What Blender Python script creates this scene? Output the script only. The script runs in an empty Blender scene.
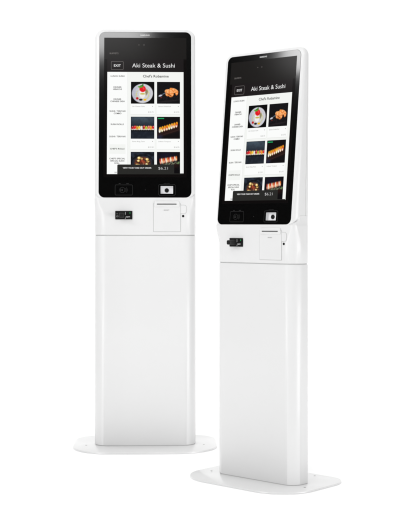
import bpy, bmesh, math, random
from math import sin, cos, pi
from mathutils import Vector, noise
random.seed(3)
S = bpy.context.scene
C = S.collection

# ---------------------------------------------------------------- materials
def principled(name, base, rough=.4, spec=.5, ior=1.5, metal=0, coat=0, coat_rough=.1, emit=None, estr=1, bump=0, bscale=600, mottled=0):
    m = bpy.data.materials.new(name); m.use_nodes = True
    nt = m.node_tree; b = nt.nodes['Principled BSDF']
    b.inputs['Base Color'].default_value = (*base, 1)
    b.inputs['Roughness'].default_value = rough
    b.inputs['Specular IOR Level'].default_value = spec
    b.inputs['IOR'].default_value = ior
    b.inputs['Metallic'].default_value = metal
    b.inputs['Coat Weight'].default_value = coat
    b.inputs['Coat Roughness'].default_value = coat_rough
    if emit:
        b.inputs['Emission Color'].default_value = (*emit, 1)
        b.inputs['Emission Strength'].default_value = estr
    if bump or mottled:
        tc = nt.nodes.new('ShaderNodeTexCoord'); n = nt.nodes.new('ShaderNodeTexNoise')
        n.inputs['Scale'].default_value = bscale; n.inputs['Detail'].default_value = 3
        nt.links.new(tc.outputs['Object'], n.inputs['Vector'])
        if bump:
            bp = nt.nodes.new('ShaderNodeBump'); bp.inputs['Strength'].default_value = bump; bp.inputs['Distance'].default_value = .0004
            nt.links.new(n.outputs['Fac'], bp.inputs['Height']); nt.links.new(bp.outputs['Normal'], b.inputs['Normal'])
        if mottled:
            mr = nt.nodes.new('ShaderNodeMapRange')
            mr.inputs['To Min'].default_value = rough - mottled; mr.inputs['To Max'].default_value = rough + mottled
            nt.links.new(n.outputs['Fac'], mr.inputs['Value']); nt.links.new(mr.outputs['Result'], b.inputs['Roughness'])
    return m

def lin(r, g, b):
    f = lambda c: (c/255/12.92) if c <= 10 else ((c/255+.055)/1.055)**2.4
    return (f(r), f(g), f(b))

PAINT = (.67, .67, .67)
M_white = principled('white powder coat', PAINT, .42, coat=.16, coat_rough=.12, bump=.06, bscale=900, mottled=.03)
M_base = principled('white base plate enamel', (.62, .62, .62), .34, coat=.3, coat_rough=.08, bump=.04, bscale=900)
M_gap = principled('panel gap painted shade', (.45, .45, .45), .7)  # grey base colour stands in for shade inside the joints
M_glass = principled('black front glass', (.0015, .0015, .0015), .085, ior=1.85)
M_blackp = principled('black moulded plastic', (.002, .002, .002), .4, spec=.25)
M_blackm = principled('dark grey plastic', (.006, .006, .006), .4, spec=.3)
M_grey = principled('grey print', (.28, .28, .28), .5)
M_dgrey = principled('dark grey print on glass', (.018, .018, .018), .4)
M_logo = principled('silver logo ink', (.62, .62, .62), .45)
M_silver = principled('satin silver', (.8, .8, .81), .35, metal=.1)
M_slot = principled('dark paper slot', (.05, .05, .05), .6)
M_led = principled('green led', (.0, .1, .02), .4, emit=(.01, .22, .05), estr=1)
M_steel = principled('screw steel', (.25, .25, .25), .35, metal=.8)
M_lockb = principled('black lock barrel', (.01, .01, .01), .25)
M_paper = principled('white studio floor', (.96, .96, .96), .8, spec=.1)

def screen(name, col, k=1.0):
    # a lit patch of the display under its matte-coated cover
    return principled('screen ' + name, (.002, .002, .002), .13, spec=.14, ior=1.45, emit=col, estr=k)
M_sbg = screen('charcoal', lin(27, 25, 24))
M_shead = screen('header black', lin(27, 23, 24))
M_smargin = screen('margin black', lin(8, 5, 5))
M_swhite = screen('white', (.96, .97, .96))
M_soff = screen('off white', lin(243, 245, 242))
M_sbar = screen('order bar', lin(40, 40, 38))
M_stw = screen('white text', (.86, .86, .86))
M_price = screen('price text', (.6, .6, .6))
M_stg = screen('grey line', lin(112, 108, 106))
M_std = screen('dark text', lin(34, 30, 26))
M_stm = screen('faint text', lin(150, 150, 146))
M_sgreen = screen('green tag', lin(28, 165, 95))
M_sphoto = screen('photo', (1, 1, 1))
_nt = M_sphoto.node_tree; _a = _nt.nodes.new('ShaderNodeVertexColor'); _a.layer_name = 'picture'
_nt.links.new(_a.outputs['Color'], _nt.nodes['Principled BSDF'].inputs['Emission Color'])

# ---------------------------------------------------------------- mesh helpers
class MB:
    def __init__(s): s.v = []; s.f = []; s.m = []; s.mats = []
    def mi(s, m):
        if m not in s.mats: s.mats.append(m)
        return s.mats.index(m)
    def add(s, vs, fs, m):
        o = len(s.v); s.v += [tuple(v) for v in vs]; k = s.mi(m)
        for f in fs: s.f.append([o+i for i in f]); s.m.append(k)
        return s
    def loft(s, rings, m, cap0=True, cap1=True):
        n = len(rings[0]); vs = [p for r in rings for p in r]; fs = []
        for j in range(len(rings)-1):
            for i in range(n):
                a = j*n+i; b = j*n+(i+1) % n
                fs.append((a, b, b+n, a+n))
        if cap0: fs.append(tuple(range(n))[::-1])
        if cap1: fs.append(tuple(range((len(rings)-1)*n, len(rings)*n)))
        return s.add(vs, fs, m)
    def build(s, name, parent=None, fix=True, smooth=None):
        me = bpy.data.meshes.new(name); me.from_pydata(s.v, [], s.f)
        for m in s.mats: me.materials.append(m)
        me.polygons.foreach_set('material_index', s.m)
        if fix:
            bm = bmesh.new(); bm.from_mesh(me); bmesh.ops.recalc_face_normals(bm, faces=bm.faces); bm.to_mesh(me); bm.free()
        if smooth:
            me.polygons.foreach_set('use_smooth', [True]*len(me.polygons)); me.set_sharp_from_angle(angle=math.radians(smooth))
        o = bpy.data.objects.new(name, me); C.objects.link(o); o.parent = parent
        return o

def rrect(x0, x1, y0, y1, r, n=8, ry=None):
    """rounded rectangle outline, counter-clockwise; r may be a 4-list: bl, br, tr, tl"""
    rs = [r]*4 if not isinstance(r, (list, tuple)) else r
    out = []
    for (cx, cy, sx, sy, a0), q in zip(((x0, y0, 1, 1, pi), (x1, y0, -1, 1, 1.5*pi), (x1, y1, -1, -1, 0), (x0, y1, 1, -1, .5*pi)), rs):
        q = max(q, 1e-6)
        for i in range(n+1):
            a = a0+i/n*pi/2
            out.append((cx+sx*q+q*cos(a), cy+sy*q+q*sin(a)))
    return out

# kiosk proportions (metres)
W = .19; DEP = .087; HS = .7937
GYB, GZB, GYT, GZT, GM = -.001, .9363, .0622, .5*0+1.5642, .1729
RX, RY = .0467, .0507
TL = math.hypot(GYT-GYB, GZT-GZB)
TY, TZ = (GYT-GYB)/TL, (GZT-GZB)/TL            # up along the tilted glass
NY, NZ = -TZ, TY                                # outwards from the glass
def G(x, z, off=0.0):
    """point on the tilted front glass at kiosk height z, lifted off by off"""
    k = (z-GZB)/(GZT-GZB)
    return (x, GYB+k*(GYT-GYB)+NY*off, z+NZ*off)
def Fp(x, z, off=0.0):
    return (x, -off, z)                         # point on the upright cabinet front

def slab(mb, outline, m, P, o0, o1, bev=0.0):
    """a slab standing off a front surface from o0 to o1, with a small bevel"""
    rings = [[P(x, z, o0) for x, z in outline]]
    if bev:
        cx = (min(p[0] for p in outline)+max(p[0] for p in outline))/2; cz = (min(p[1] for p in outline)+max(p[1] for p in outline))/2
        hw = (max(p[0] for p in outline)-cx); hz = (max(p[1] for p in outline)-cz)
        rings.append([P(x, z, o1-bev) for x, z in outline])
        rings.append([P(cx+(x-cx)*(hw-bev)/hw, cz+(z-cz)*(hz-bev)/hz, o1) for x, z in outline])
    else:
        rings.append([P(x, z, o1) for x, z in outline])
    mb.loft(rings, m); return mb
def sheet(mb, outline, m, P, off):
    mb.add([P(x, z, off) for x, z in outline], [tuple(range(len(outline)))], m); return mb
def ringline(mb, x0, x1, z0, z1, r, w, m, P, off, n=6):
    a = rrect(x0, x1, z0, z1, r, n); ri = [max(q-w, 1e-5) for q in r] if isinstance(r, (list, tuple)) else max(r-w, 1e-5)
    b = rrect(x0+w, x1-w, z0+w, z1-w, ri, n); N = len(a)
    mb.add([P(x, z, off) for x, z in a+b], [(i, (i+1) % N, N+(i+1) % N, N+i) for i in range(N)], m); return mb
def disc(cx, cz, r, n=28, rz=None):
    return [(cx+r*cos(2*pi*i/n), cz+(rz or r)*sin(2*pi*i/n)) for i in range(n)]

def text(mb, s, x0, x1, z0, z1, m, P, off, bold=0.0):
    """lettering whose capitals fill the given box"""
    cu = bpy.data.curves.new('t', 'FONT'); cu.body = s; cu.size = 1; cu.resolution_u = 3; cu.fill_mode = 'FRONT'; cu.offset = bold
    o = bpy.data.objects.new('t', cu); C.objects.link(o)
    dg = bpy.context.evaluated_depsgraph_get(); me = bpy.data.meshes.new_from_object(o.evaluated_get(dg))
    vs = [v.co.copy() for v in me.vertices]; fs = [tuple(p.vertices) for p in me.polygons]
    bpy.data.objects.remove(o); bpy.data.curves.remove(cu); bpy.data.meshes.remove(me)
    a, b = min(v.x for v in vs), max(v.x for v in vs)
    cap = .73
    mb.add([P(x0+(v.x-a)/(b-a)*(x1-x0), z0+v.y/cap*(z1-z0), off) for v in vs], fs, m)

# ---------------------------------------------------------------- food pictures (painted into a fine grid of vertex colours)
def sm(e0, e1, x):
    t = min(1, max(0, (x-e0)/(e1-e0))); return t*t*(3-2*t)
def ell(x, y, cx, cy, rx, ry, ang=0, soft=.12):
    dx, dy = x-cx, y-cy; c, s = cos(ang), sin(ang)
    u, v = (dx*c+dy*s)/rx, (-dx*s+dy*c)/ry
    return 1-sm(1-soft, 1+soft, math.hypot(u, v))
def mix(a, b, t): return tuple(p+(q-p)*t for p, q in zip(a, b))
def nz(x, y, k, o=0): return noise.noise(Vector((x*k, y*k, o)))
def pic_cake(x, y):
    c = (3, 2, 3)
    d = math.hypot(x-.49, (y-.49)*1.05)
    c = mix(c, mix((186, 187, 202), (208, 208, 214), sm(.1, .4, x)), ell(x, y, .49, .47, .45, .44, 0, .03))
    if d < .46:
        c = mix(c, (176, 174, 186), (1-sm(.0, .035, abs(d-.35)))*.35)
        rr = math.hypot((x-.5)/.27, (y-.42)/.24)
        c = mix(c, (206, 204, 110), (1-sm(.03, .14, abs(rr-1+.1*nz(x, y, 9))))*.65*sm(-.4, .4, nz(x, y, 14, 3)+.2))
    c = mix(c, (122, 110, 62), ell(x, y, .64, .52, .08, .14, -.2, .4)*.75)
    c = mix(c, (238, 236, 232), ell(x, y, .49, .43, .135, .18, 0, .12))
    c = mix(c, (190, 176, 70), ell(x, y, .5, .45, .11, .035, 0, .4)*.9)
    c = mix(c, (246, 244, 240), ell(x, y, .49, .56, .12, .05, 0, .3))
    c = mix(c, (224, 22, 34), ell(x, y, .5, .675, .135, .145, .2, .1))
    c = mix(c, (250, 90, 86), ell(x, y, .54, .7, .03, .05, .2, .8)*.8)
    for q, (px, py, a) in enumerate(((.42, .8, .5), (.37, .76, -.3), (.5, .83, 1.4), (.44, .77, .1))):
        c = mix(c, (92, 164, 52) if q % 2 else (52, 118, 36), ell(x, y, px, py, .075, .035, a, .3))
    c = mix(c, (190, 20, 34), ell(x, y, .27, .24, .055, .055, 0, .3))
    c = mix(c, (30, 26, 34), ell(x, y, .42, .18, .075, .045, 0, .3))
    c = mix(c, (244, 184, 26), ell(x, y, .6, .18, .06, .045, 0, .3))
    return c
def pic_rolls(x, y):
    c = (14, 13, 17); n = nz(x, y, 11)
    c = mix(c, (44, 36, 38), max(0, 1-abs(y-.28)*4)*.6*sm(-.3, .5, n))
    c = mix(c, (52, 44, 46), ell(x, y, .5, .12, .45, .04, .1, .6)*.5)
    def block(cx, cy, w, h, a):
        nonlocal c
        k = ell(x, y, cx, cy, w, h, a, .12)
        c = mix(c, mix((232, 130, 58), (255, 190, 128), sm(-.25, .45, nz(x, y, 16, 5)+.3*(y-cy)/h)), k)
    block(.74, .6, .2, .1, -.42); block(.86, .5, .06, .12, -.1)
    block(.5, .54, .17, .12, -.35); block(.62, .42, .1, .13, -.6); block(.46, .48, .1, .14, 0)
    c = mix(c, (250, 150, 66), ell(x, y, .6, .68, .05, .05, 0, .4))
    c = mix(c, (70, 34, 20), ell(x, y, .55, .4, .12, .02, -.6, .8)*.7)
    c = mix(c, (206, 208, 222), ell(x, y, .15, .37, .085, .04, .35, .4))
    c = mix(c, (92, 108, 124), ell(x, y, .3, .46, .1, .022, .45, .5))
    c = mix(c, (112, 36, 34), ell(x, y, .18, .28, .05, .02, .2, .5))
    return c
def pic_row(x, y):
    c = mix((28, 33, 42), (66, 80, 92), sm(.45, .95, y)*(.75+.25*sin(pi*x)))
    c = mix(c, (44, 50, 60), .5*sm(-.2, .5, nz(x, y, 7)))
    c = mix(c, (14, 15, 19), (1-sm(.02, .09, abs(y-.38)))*.7)
    cols = ((176, 40, 50), (232, 26, 34), (214, 142, 40), (244, 206, 60), (236, 232, 226), (206, 50, 44), (178, 196, 40), (226, 112, 92), (240, 150, 40), (214, 30, 40))
    for i, q in enumerate(cols):
        cx = .07+i*.098
        c = mix(c, (232, 222, 206), ell(x, y, cx, .44, .055, .045, 0, .3))
        c = mix(c, q, ell(x, y, cx, .5+.02*(i % 2), .052, .07+.02*((i*7) % 3)/2, .2*(-1)**i, .3))
        c = mix(c, (250, 226, 206), ell(x, y, cx+.01, .56, .02, .02, 0, .6)*.7)
    c = mix(c, (20, 16, 20), ell(x, y, .52, .49, .03, .025, 0, .4))
    return c
def diagonal_rolls(x, y, slope, y0, x0, step, cnt, tall, seed):
    c = (14, 11, 14)
    c = mix(c, (58, 30, 24), (1-sm(.04, .2, abs(y-(y0-.2+slope*x))))*.55)
    c = mix(c, (82, 58, 50), (1-sm(.0, .03, abs(y-(y0-.27+slope*x))))*.35*sm(.1, .4, x))
    c = mix(c, (40, 52, 92), ell(x, y, .12, .08, .12, .1, .4, .9)*.5)
    for i in range(cnt):
        cx = x0+i*step; cy = y0+slope*cx
        k = (0, 1, 3, 2, 1, 0, 2, 3, 1)[i % 9]
        q = ((246, 236, 214), (252, 226, 90), (236, 130, 44), (222, 96, 40))[k]
        c = mix(c, q, ell(x, y, cx, cy, step*.5, tall, -.12, .25))
        c = mix(c, (250, 248, 240), ell(x, y, cx-.01, cy-tall*.45, step*.36, tall*.5, 0, .3)*.85)
        c = mix(c, (244, 160, 24), ell(x, y, cx+.01, cy+tall*.55, step*.38, tall*.42, .2, .3))
        c = mix(c, (206, 60, 26) if i % 2 else (238, 168, 60), ell(x, y, cx, cy+seed*.1, step*.2, tall*.4, 0, .4)*.8)
        c = mix(c, (24, 14, 14), ell(x, y, cx+step*.52, cy-.02, step*.1, tall*.8, -.1, .4)*.8)
    return c
def pic_tempura(x, y): return diagonal_rolls(x, y, .33, .36, .13, .103, 8, .13, .1)
def pic_prawn(x, y):
    c = mix((9, 7, 10), (26, 24, 44), ell(x, y, .4, .82, .4, .2, 0, .9)*.7)
    c = mix(c, (50, 22, 18), ell(x, y, .7, .38, .35, .12, .2, .9)*.6)
    c = mix(c, (150, 160, 130), ell(x, y, .6, .47, .42, .06, .17, .5)*.8*sm(-.4, .2, nz(x, y, 20)))
    for i in range(12):
        cx = .15+i*.063; cy = .56+.2*(cx-.1)
        c = mix(c, ((200, 60, 44), (246, 232, 214), (232, 130, 60))[i % 3], ell(x, y, cx, cy, .034, .13-.002*i, .12, .3))
        c = mix(c, (252, 224, 190), ell(x, y, cx-.006, cy-.05, .018, .06, .1, .5)*.8)
        c = mix(c, (120, 40, 20), ell(x, y, cx+.03, cy+.03, .009, .08, .1, .6)*.7)
    c = mix(c, (110, 150, 90), ell(x, y, .93, .5, .06, .05, .8, .4)*.7)
    return c
def pic_bowl(x, y):
    c = mix((16, 18, 24), (46, 54, 68), sm(-.4, .5, nz(x, y, 6))*.8)
    r = math.hypot((x-.5)/.47, (y-.42)/.44)
    c = mix(c, (34, 38, 46), 1-sm(.0, .12, abs(r-.85)))
    c = mix(c, (14, 13, 15), 1-sm(.0, .07, abs(r-1.02)))
    c = mix(c, (150, 74, 42), ell(x, y, .5, .5, .33, .27, 0, .2)*.8*sm(-.6, .1, nz(x, y, 12)))
    for i in range(10):
        a = i/10*2*pi+.3+.25*sin(i*4.1); j = .5*sin(i*2.7); cx = .5+(.24+.09*j)*cos(a); cy = .52+(.2+.08*j)*sin(a)
        c = mix(c, (40, 18, 12), ell(x, y, cx+.02, cy-.03, .085, .07, 0, .3)*.7)
        c = mix(c, (246, 206, 112), ell(x, y, cx, cy, .062+.014*j, .055+.012*j, 0, .35))
        c = mix(c, (255, 246, 206), ell(x, y, cx-.015, cy+.015, .03, .025, 0, .6))
    for px, py, q in ((.48, .6, (182, 78, 52)), (.5, .5, (206, 110, 80)), (.44, .53, (120, 40, 26)), (.5, .42, (240, 222, 200)), (.56, .56, (150, 60, 36)), (.48, .47, (70, 32, 20))):
        c = mix(c, q, ell(x, y, px, py, .05, .06, .4, .5)*.85)
    return c

def food_photo(x0, x1, z0, z1, fn, off, parent, n=64, zcut=None, green=False):
    me = bpy.data.meshes.new('food_photo'); vs = []; cs = []
    for j in range(n+1):
        for i in range(n+1):
            u, v = i/n, j/n
            vs.append(G(x0+u*(x1-x0), z0+v*(z1-z0), off)); c = fn(u, v)
            c = tuple(min(255, max(0, k*(1+.10*nz(u, v, 40, 9)))) for k in c)
            e = min(u, 1-u, v, 1-v); c = mix((8, 8, 10), c, sm(-.01, .03, e))
            cs += [*lin(*c), 1.0]
    fs = [(j*(n+1)+i, j*(n+1)+i+1, (j+1)*(n+1)+i+1, (j+1)*(n+1)+i) for j in range(n) for i in range(n)]
    me.from_pydata(vs, [], fs)
    at = me.color_attributes.new('picture', 'FLOAT_COLOR', 'POINT'); at.data.foreach_set('color', cs)
    me.materials.append(M_sphoto)
    o = bpy.data.objects.new('food_photo', me); C.objects.link(o); o.parent = parent
    return o

# ---------------------------------------------------------------- the kiosk
def plan(hw, yf, yb, rx, ry, bx, by, z, n=20):
    t = [i/n*pi/2 for i in range(n+1)]
    a = [(hw-rx+rx*sin(u), yf+ry-ry*cos(u), z) for u in t]
    b = [(hw-bx+bx*cos(u), yb-by+by*sin(u), z) for u in t]
    return a+b+[(-x, y, z) for x, y, z in b[::-1]]+[(-x, y, z) for x, y, z in a[::-1]]

def make_kiosk():
    root = bpy.data.objects.new('ordering_kiosk', None); C.objects.link(root)
    TB = .006
    # base plate
    mb = MB()
    b = dict(hw=.2684, yf=-.1363, yb=.2348, rx=.150, ry=.142, bx=.0805, by=.0981)
    def bp(z, e): return plan(b['hw']-e, b['yf']+e, b['yb']-e, b['rx']-e, b['ry']-e, b['bx']-e, b['by']-e, z, 32)
    mb.loft([bp(0, 0), bp(TB-.0012, 0), bp(TB-.0004, .0004), bp(TB, .0012)], M_base)
    base = mb.build('base_plate', root, smooth=40)
    for sx in (-1, 1):
        for px, sy in ((.221, .02), (.126, .205)):
            s = MB(); r = .0038
            s.loft([[(sx*px+r*k*cos(q*pi/10), sy+r*k*sin(q*pi/10), TB+h) for q in range(20)] for k, h in ((1, .0002), (1, .0004), (.75, .0006))], M_steel, cap0=False)
            s.build('screw', base, smooth=40)
    # column
    def cp(z, e, rx=RX, ry=RY, yf=0.0): return plan(W-e, yf+e, DEP-e, rx-e*.5, ry-e*.5, .012, .012, z, 32)
    mb = MB()
    mb.loft([cp(TB, .0016), cp(TB+.0022, .0016)], M_gap)
    mb.loft([cp(TB+.0022, .0005), cp(TB+.003, 0), cp(HS-.0030, 0), cp(HS-.0016, .0005), cp(HS-.0012, .0014)], M_white)
    mb.build('column', root, smooth=35)
    mb = MB(); mb.loft([cp(HS-.0012, .0026), cp(HS+.0012, .0026)], M_gap, cap0=False, cap1=False)
    mb.build('joint_gap', root, smooth=35)
    # lower cabinet: the section of the column below, squarer under the head
    mb = MB(); rings = [cp(HS+.0012, .0030), cp(HS+.0022, .0012), cp(HS+.0042, 0)]
    rings.append(cp(.855, 0))
    for k in range(1, 13):
        t = k/12; z = .855+t*(.9335-.855); q = t*t*(3-2*t)
        rings.append(plan(W, 0, DEP, RX+(.0175-RX)*q, RY+(.022-RY)*q, .012, .012, z, 32))
    for z, yf, ry in ((.9345, .002, .021), (.9405, .006, .020), (.9475, .0165, .0165), (.9555, .017, .0175), (.9662, .017, .0182)):
        rings.append(plan(W-.0003, yf, DEP, .0175, ry, .012, .012, z, 32))
    mb.loft(rings, M_white)
    cab = mb.build('cabinet', root, smooth=35)
    # head shell
    mb = MB()
    def ring(e, fr, ebot=None, rad=.0215, inset_back=0):
        eb = e if ebot is None else ebot
        rb = rad+max(0, eb) if eb >= 0 else max(.0015, rad*(1+eb/.024))
        o = rrect(-GM-e, GM+e, GZB-eb, GZT+min(e, .012)*.9, [rb, rb, rad+e*.7, rad+e*.7], 14)
        out = []
        for x, z in o:
            p = G(x, z, -.0008)
            out.append((x, p[1]+fr*(DEP-inset_back-p[1]), z))
        return out
    EO = W-GM
    rings = [ring(.0008, .05), ring(.0008, 0), ring(.0030, 0), ring(.0052, .01), ring(.0066, .035)]
    for k in range(1, 9):
        a = k/8*pi/2
        e = .0066+(EO-.0066)*sin(a)
        rings.append(ring(e, .035+.34*(1-cos(a)), ebot=.0066*cos(a)-.030*(1-cos(a))))
    rings.append(ring(EO, .715, ebot=-.030))
    rings.append(ring(EO-.0008, .722, ebot=-.030))
    rings.append(ring(EO-.0008, .735, ebot=-.030))
    mb.loft(rings, M_white, cap0=False, cap1=True)
    shell = mb.build('head_shell', root, smooth=35)
    # rear cover of the head and cabinet
    mb = MB()
    rings = [ring(EO-.0002, .742, ebot=-.030), ring(EO, .75, ebot=-.030), ring(EO, .88, ebot=-.030), ring(EO-.0015, .93, ebot=-.030), ring(EO-.0045, .975, ebot=-.0305), ring(EO-.010, 1.0, ebot=-.031)]
    mb.loft(rings, M_white)
    mb.build('rear_cover', root, smooth=35)
    # front glass with the window of the scanner left open
    cx0, cx1, cz0, cz1 = .0580, .1052, .9500, .9790
    bm = bmesh.new()
    outer = [bm.verts.new((x, z, 0)) for x, z in rrect(-GM, GM, GZB, GZT, .0210, 14)]
    inner = [bm.verts.new((x, z, 0)) for x, z in rrect(cx0, cx1, cz0, cz1, .0012, 4)]
    es = []
    for L in (outer, inner):
        for i in range(len(L)): es.append(bm.edges.new((L[i], L[(i+1) % len(L)])))
    bmesh.ops.triangle_fill(bm, edges=es, use_beauty=True)
    bm.verts.index_update()
    vs = [v.co.copy() for v in bm.verts]; fs = [tuple(v.index for v in f.verts) for f in bm.faces]
    io = [v.index for v in outer]; ii = [v.index for v in inner]; bm.free(); n = len(vs)
    mb = MB()
    V = [G(v.x, v.y, .0) for v in vs]+[G(v.x, v.y, -.004) for v in vs]
    F = fs+[tuple(k+n for k in f[::-1]) for f in fs]
    for L in (io, ii):
        for i in range(len(L)): a, c = L[i], L[(i+1) % len(L)]; F.append((a, c, c+n, a+n))
    mb.add(V, F, M_glass)
    glass = mb.build('front_glass', root)
    # printing on the glass
    mb = MB(); text(mb, 'SAMSUNG', -.0185, .0160, 1.5500, 1.5556, M_logo, G, .0004, .02)
    mb.build('logo', glass, fix=False)
    mb = MB(); OF = .0004
    ringline(mb, -.1125, -.0465, .9445, .9835, .004, .0009, M_dgrey, G, OF)
    sheet(mb, rrect(-.0985, -.0915, .9868, .9882, .0003, 2), M_dgrey, G, OF); sheet(mb, rrect(-.0705, -.0610, .9868, .9882, .0003, 2), M_dgrey, G, OF)
    mb.build('pay_pad_outline', glass, fix=False); mb = MB()
    # contactless mark: hand-held card with waves
    ringline(mb, -.0955, -.0745, .9535, .9745, .0105, .0009, M_dgrey, G, OF, 12)
    for k in range(3):
        r0 = .004+.0042*k; pts = []
        for i in range(9): a = (-45+i*90/8)*pi/180; pts.append((-.0785+r0*cos(a), .964+r0*sin(a)*1.1))
        q = [(x-.001, z) for x, z in pts][::-1]
        for i in range(8): sheet(mb, [pts[i], pts[i+1], (pts[i+1][0]-.001, pts[i+1][1]), (pts[i][0]-.001, pts[i][1])], M_dgrey, G, OF)
    ringline(mb, -.0920, -.0830, .9605, .9675, .001, .0012, M_dgrey, G, OF, 3)
    mb.build('contactless_mark', glass, fix=False)
    mb = MB(); sheet(mb, disc(.0012, .9645, .0013), M_dgrey, G, OF); mb.build('microphone_hole', glass, fix=False)
    mb = MB(); ringline(mb, .0500, .1135, .9440, .9850, .005, .0008, M_dgrey, G, OF)
    text(mb, 'SCAN CODE', .0700, .0925, .9878, .9896, M_dgrey, G, OF, .02)
    mb.build('scanner_outline', glass, fix=False)
    # scanner window: a shallow silver recess with a lens
    mb = MB(); D = -.013
    o0 = rrect(cx0, cx1, cz0, cz1, .0012, 4)
    cc = ((cx0+cx1)/2, (cz0+cz1)/2)
    inn = lambda k: [(cc[0]+(x-cc[0])*k, cc[1]+(z-cc[1])*k) for x, z in o0]
    mb.loft([[G(x, z, -.0012) for x, z in inn(.995)], [G(x, z, D) for x, z in inn(.95)]], M_silver, cap0=False)
    sc = mb.build('scanner_window', root, smooth=35)
    mb = MB(); r = .0080
    mb.loft([[G(x, z, h) for x, z in disc(.0812, .9640, r*k)] for k, h in ((1, D+.0002), (1, D+.0022), (.8, D+.003), (.72, D+.0018))], M_blackp, cap0=False)
    mb.build('scanner_lens', sc, smooth=35)
    # display
    mb = MB()
    slab(mb, rrect(-.1555, .1555, 1.0125, 1.5425, .0008, 3), M_sbg, G, .0001, .0005)
    sheet(mb, rrect(-.1552, .1552, 1.0128, 1.4600, .0006, 3), M_smargin, G, .0008)
    sheet(mb, rrect(-.1435, .1448, 1.4110, 1.4605, .0004, 2), M_shead, G, .0012)
    disp = mb.build('display', root, fix=False)
    mb = MB(); T = .0024
    sheet(mb, disc(-.0241, 1.5150, .0016), M_stg, G, .0009); sheet(mb, disc(-.0050, 1.5150, .0019), M_stg, G, .0009)
    mb.build('sensor', disp, fix=False)
    mb = MB(); text(mb, 'BUFFETS', -.1345, -.1015, 1.4795, 1.4855, M_stg, G, .0009, .015); mb.build('status_text', disp, fix=False)
    mb = MB(); text(mb, 'Aki Steak & Sushi', -.0495, .1116, 1.4285, 1.4450, M_stw, G, .0016, .0); mb.build('restaurant_name', disp, fix=False)
    mb = MB(); ringline(mb, -.1292, -.0822, 1.4190, 1.4520, .004, .0014, M_stg, G, .0016)
    text(mb, 'EXIT', -.1185, -.0925, 1.4310, 1.4405, M_stw, G, .0016, .01); mb.build('exit_button', disp, fix=False)
    mb = MB(); sheet(mb, [(-.0660, 1.0235), (.1447, 1.0235), (.1447, 1.4112), (-.0660, 1.4112)], M_soff, G, .0012)
    text(mb, "Chef's Robamine", -.0090, .0885, 1.3905, 1.4005, M_std, G, .0016, .014)
    mb.build('menu_page', disp, fix=False)
    # list of categories on the left
    mb = MB(); sheet(mb, [(-.1431, 1.0235), (-.0662, 1.0235), (-.0662, 1.4112), (-.1431, 1.4112)], M_swhite, G, .0012)
    sheet(mb, rrect(-.1340, -.0735, 1.0995, 1.1360, .001, 2), M_soff, G, .0014)
    def zy(y): return 1.4112-(y-72)*(1.4112-1.0233)/(174.3-72)
    def xx(px): return -.1431+(px-107.4)*(.1448+.1431)/(183.7-107.4)
    for y, a, c, s in ((76.2, 110.8, 124.5, 'LUNCH SUSHI'), (87.3, 113.6, 121.7, 'DINNER'), (89.4, 113.2, 121.9, 'HIBACHI'), (99.4, 113.8, 121.5, 'DINNER'), (101.6, 110.6, 124.8, 'CHINESE DISH'),
                       (111.4, 109.8, 125.7, 'SUSHI / TERIYAKI'), (113.7, 114.0, 121.6, 'COMBO'), (124.6, 111.0, 124.0, 'SUSHI ROLLS'), (136.8, 109.7, 125.8, 'SUSHI / TERIYAKI'),
                       (149.0, 110.5, 124.8, "CHEF'S ROLLS"), (158.8, 109.8, 125.4, "CHEF'S SPECIAL"), (161.1, 110.8, 124.6, 'SPECIAL SUSHI'), (163.3, 115.0, 120.0, 'ROLL')):
        text(mb, s, xx(a), xx(c), zy(y+.75), zy(y-.75), M_std, G, .0017, .02)
    text(mb, 'SIDES', xx(115), xx(121), zy(173.4), zy(171.9), M_std, G, .0017)
    mb.build('category_list', disp, fix=False)
    # menu cards
    fns = ((pic_cake, pic_rolls), (pic_row, pic_tempura), (pic_bowl, pic_prawn))
    names = (('Uni Cheese Cake', 'Salmon Grilled Roll'), ('Seven King Tuna', 'Lobster Tempura'), ('', ''))
    price = (('$18.75', '$15.95'), ('$12.50', '$16.95'), ('', ''))
    for r in range(3):
        for c in range(2):
            x0, x1 = ((-.0539, .0344), (.0443, .1312))[c]; z1 = 1.3735-r*.1331; z0 = z1-.0833
            zb = z0-.0400 if r < 2 else 1.0240
            mb = MB(); sheet(mb, [(x0-.0012, zb), (x1+.0012, zb), (x1+.0012, z1+.0008), (x0-.0012, z1+.0008)], M_swhite, G, .0015)
            if r < 2:
                sheet(mb, [(x0-.0010, zb-.0012), (x1+.0012, zb-.0012), (x1+.0012, zb), (x0-.0010, zb)], M_stm if False else screen_line, G, .0015)
                text(mb, names[r][c], x0+.0050, x0+.052, z0-.0125, z0-.0080, M_stm2, G, .0019)
                text(mb, price[r][c], x1-.0230, x1-.0030, z0-.0345, z0-.0290, M_stm, G, .0019)
                sheet(mb, disc(x1-.0065, z0-.0100, .0016), M_stm, G, .0019)
            mb.build('menu_card', disp, fix=False)
            food_photo(x0, x1, max(z0, 1.0238), z1, fns[r][c], .0020, disp)
            if (r, c) == (1, 1):
                mb = MB(); sheet(mb, rrect(x0+.004, x0+.027, z1-.0085, z1-.0045, .001, 2), M_sgreen, G, .0025); mb.build('green_tag', disp, fix=False)
    # order bar across the foot of the page
    mb = MB(); sheet(mb, rrect(-.1040, .1090, 1.0225, 1.0595, [.0002, .0002, .003, .004], 5), M_sbar, G, .0028)
    sheet(mb, [(.1090, 1.0225), (.1448, 1.0225), (.1448, 1.0262), (.1090, 1.0262)], M_sbar, G, .0028)
    text(mb, 'VIEW YOUR TAKE OUT ORDER', -.0835, .0240, 1.0440, 1.0495, M_stw, G, .0033, .018)
    text(mb, '$6.21', .0495, .0855, 1.0405, 1.0510, M_price, G, .0033, -.008)
    mb.build('order_bar', disp, fix=False)

    # card reader
    mb = MB()
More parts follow.
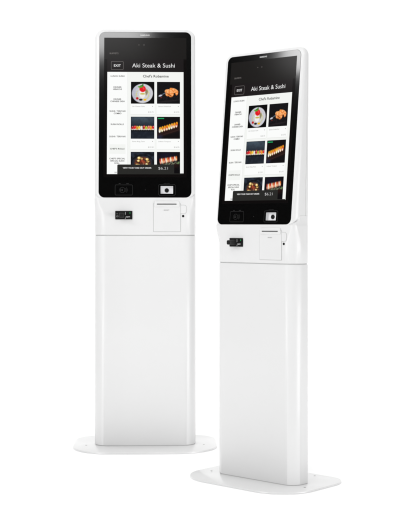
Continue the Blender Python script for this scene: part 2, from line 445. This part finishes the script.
    slab(mb, rrect(-.1113, -.0477, .8540, .8855, .0012, 4), M_blackp, Fp, -.001, .0035, .0008)
    rd = mb.build('card_reader', root, smooth=30)
    mb = MB(); rings = []
    for o, i in ((.003, -.0015), (.006, 0), (.0345, .0006), (.0375, .0020)):
        rings.append([Fp(x, z, o) for x, z in rrect(-.0965+i, -.0770-i, .8610+i, .8785-i, .003, 4)])
    mb.loft(rings, M_blackm)
    mb.build('card_slot', rd, smooth=30)
    mb = MB()
    text(mb, 'IC', -.1060, -.1015, .8735, .8775, M_grey, Fp, .0042); ringline(mb, -.1065, -.1000, .8625, .8680, .001, .0011, M_grey, Fp, .0042, 3)
    mb.build('chip_mark', rd, fix=False); mb = MB()
    sheet(mb, rrect(-.0748, -.0722, .8705, .8815, .0008, 3), M_stripe, Fp, .0042); sheet(mb, rrect(-.0748, -.0722, .8560, .8612, .0008, 3), M_stripe, Fp, .0042)
    sheet(mb, rrect(-.0722, -.0560, .8620, .8655, .0008, 3), M_stripe, Fp, .0043)
    sheet(mb, rrect(-.0705, -.0625, .8608, .8620, .0004, 3), M_stripe, Fp, .0042)
    mb.build('reader_print', rd, fix=False)
    mb = MB(); slab(mb, rrect(-.0575, -.0550, .8750, .8808, .0006, 3), M_led, Fp, .0035, .0044); mb.build('status_light', rd)
    # receipt printer door with its slot
    mb = MB(); sheet(mb, rrect(.0306, .1338, .8074, .9138, .0012, 4), M_seam_shade, Fp, .0004)  # flat grey sheet painted as the shade of the door gap
    dr = mb.build('printer_gap_shade', cab, fix=False)
    mb = MB(); slab(mb, rrect(.0318, .1326, .8086, .9128, .0008, 4), M_white, Fp, .0004, .0014, .0004)
    pd = mb.build('printer_door', root, smooth=30)
    mb = MB()
    o = rrect(.0345, .1295, .9005, .9228, [.001, .001, .006, .006], 5)
    slab(mb, o, M_white, Fp, .0003, .0040, .0016)
    hd = mb.build('paper_exit', pd, smooth=30)
    mb = MB(); slab(mb, rrect(.0445, .1180, .9092, .9128, .0012, 4), M_slot, Fp, .0041, .0046)
    mb.build('paper_slot', pd)
    mb = MB(); text(mb, 'RECEIPT', .0705, .0910, .8868, .8905, M_grey, Fp, .0019, .01); mb.build('receipt_mark', pd, fix=False)
    # latch and lock
    mb = MB(); sheet(mb, rrect(.1330, .1555, .8748, .9080, [.001, .009, .009, .001], 8), M_seam_shade, Fp, .0003)  # grey sheet behind the latch paints in its gap shade
    slab(mb, rrect(.1335, .1545, .8758, .9070, [.001, .0082, .0082, .001], 8), M_white, Fp, .0003, .0012, .0003)
    mb.build('latch_cover', root, smooth=30)
    mb = MB(); slab(mb, disc(.1425, .8662, .0044), M_lockb, Fp, -.0005, .0012, .0005)
    lk = mb.build('lock', root, smooth=30)
    return root

M_stripe = principled('pale reader print', (.30, .30, .30), .5)
M_seam_shade = principled('door seam painted shade', (.36, .36, .36), .7)  # seam shade put into the grey of flat sheets
M_stm2 = screen('caption grey', lin(120, 118, 114))
screen_line = screen('card edge', lin(222, 223, 219))

k1 = make_kiosk()
k1['label'] = 'white floor-standing ordering kiosk on the left, menu screen and column facing straight ahead'
k1['category'] = 'ordering kiosk'; k1['group'] = 'self-service ordering kiosks'
def copy_tree(o, parent=None):
    c = o.copy(); C.objects.link(c); c.parent = parent
    for ch in [q for q in o.children if q is not c]: copy_tree(ch, c)
    return c
k2 = copy_tree(k1)
k2['label'] = 'white floor-standing ordering kiosk on the right, turned three-quarters so its side panel shows'
k1.location = (-.2356, 4.6426, 0); k1.rotation_euler = (0, 0, .032)
k2.location = (.1467, 4.0322, 0); k2.rotation_euler = (0, 0, -.7308); k2.scale = (.8927,)*3

# ---------------------------------------------------------------- white studio sweep the kiosks stand on
mb = MB(); prof = [(-6, -.0005)]
for i in range(25):
    a = i/24*pi/2; prof.append((9+2.5*sin(a), 2.5-2.5*cos(a)-.0005))
prof.append((11.5, 8))
v = []; f = []
for y, z in prof: v += [(-11, y, z), (11, y, z)]
f = [(2*i, 2*i+1, 2*i+3, 2*i+2) for i in range(len(prof)-1)]
mb.add(v, f, M_paper); sw = mb.build('floor', smooth=60, fix=False); sw['kind'] = 'structure'

# ---------------------------------------------------------------- light
w = bpy.data.worlds.new('World'); S.world = w; w.use_nodes = True
w.node_tree.nodes['Background'].inputs[0].default_value = (1, 1, 1, 1); w.node_tree.nodes['Background'].inputs[1].default_value = .012
def area(name, loc, target, sx, sy, radiance, spread=180):
    l = bpy.data.lights.new(name, 'AREA'); l.shape = 'RECTANGLE'; l.size = sx; l.size_y = sy
    l.energy = radiance*sx*sy*pi; l.spread = math.radians(spread)
    o = bpy.data.objects.new(name, l); C.objects.link(o); o.location = loc
    d = Vector(target)-Vector(loc); o.rotation_euler = d.to_track_quat('-Z', 'Y').to_euler()
    return o
# soft boxes: key behind camera to the left, key on far left; others added
area('overhead_fill', (.4, 3.0, 4.6), (.4, 3.0, 0), 7.5, 5.5, 1.18)  # added lamp that pushes the floor to pure white
area('key_softbox', (-1.75, -1.5, 4.57), (-1.75, 4.3, 3.72), 3.2, 1.8, 5.9)
area('left_softbox', (-3.3, 2.0, 2.98), (0, 2.4, 2.4), 3.0, 1.1, 7.8)
area('right_fill', (3.3, 2.0, .7), (.2, 4.3, .4), 1.8, 1.3, 9)  # added fill for the right-hand sides of the kiosks
area('front_left_fill', (-2.7, 1.5, .6), (.1, 4.1, .2), 1.3, 1.2, 7.2)  # added low fill to lift the column fronts
area('backdrop_wash', (0, 6.2, 6.0), (0, 11.0, 2.0), 16, 2.0, 7)  # added lamp that keeps the backdrop clipped to white

# ---------------------------------------------------------------- camera
cd = bpy.data.cameras.new('Camera'); cam = bpy.data.objects.new('Camera', cd); C.objects.link(cam); S.camera = cam
cam.location = (0, 0, .8371); cam.rotation_euler = (pi/2, 0, 0)
cd.sensor_fit = 'VERTICAL'; cd.sensor_height = 36; cd.lens = 1239.96/512*36
cd.shift_y = -(256-223.88)/512; cd.shift_x = -(207.97-207)/512
cd.clip_end = 200
S.render.resolution_x = 828; S.render.resolution_y = 1024
S.view_settings.view_transform = 'Standard'; S.view_settings.look = 'None'; S.view_settings.exposure = 0; S.view_settings.gamma = 1
S.render.engine = 'CYCLES'
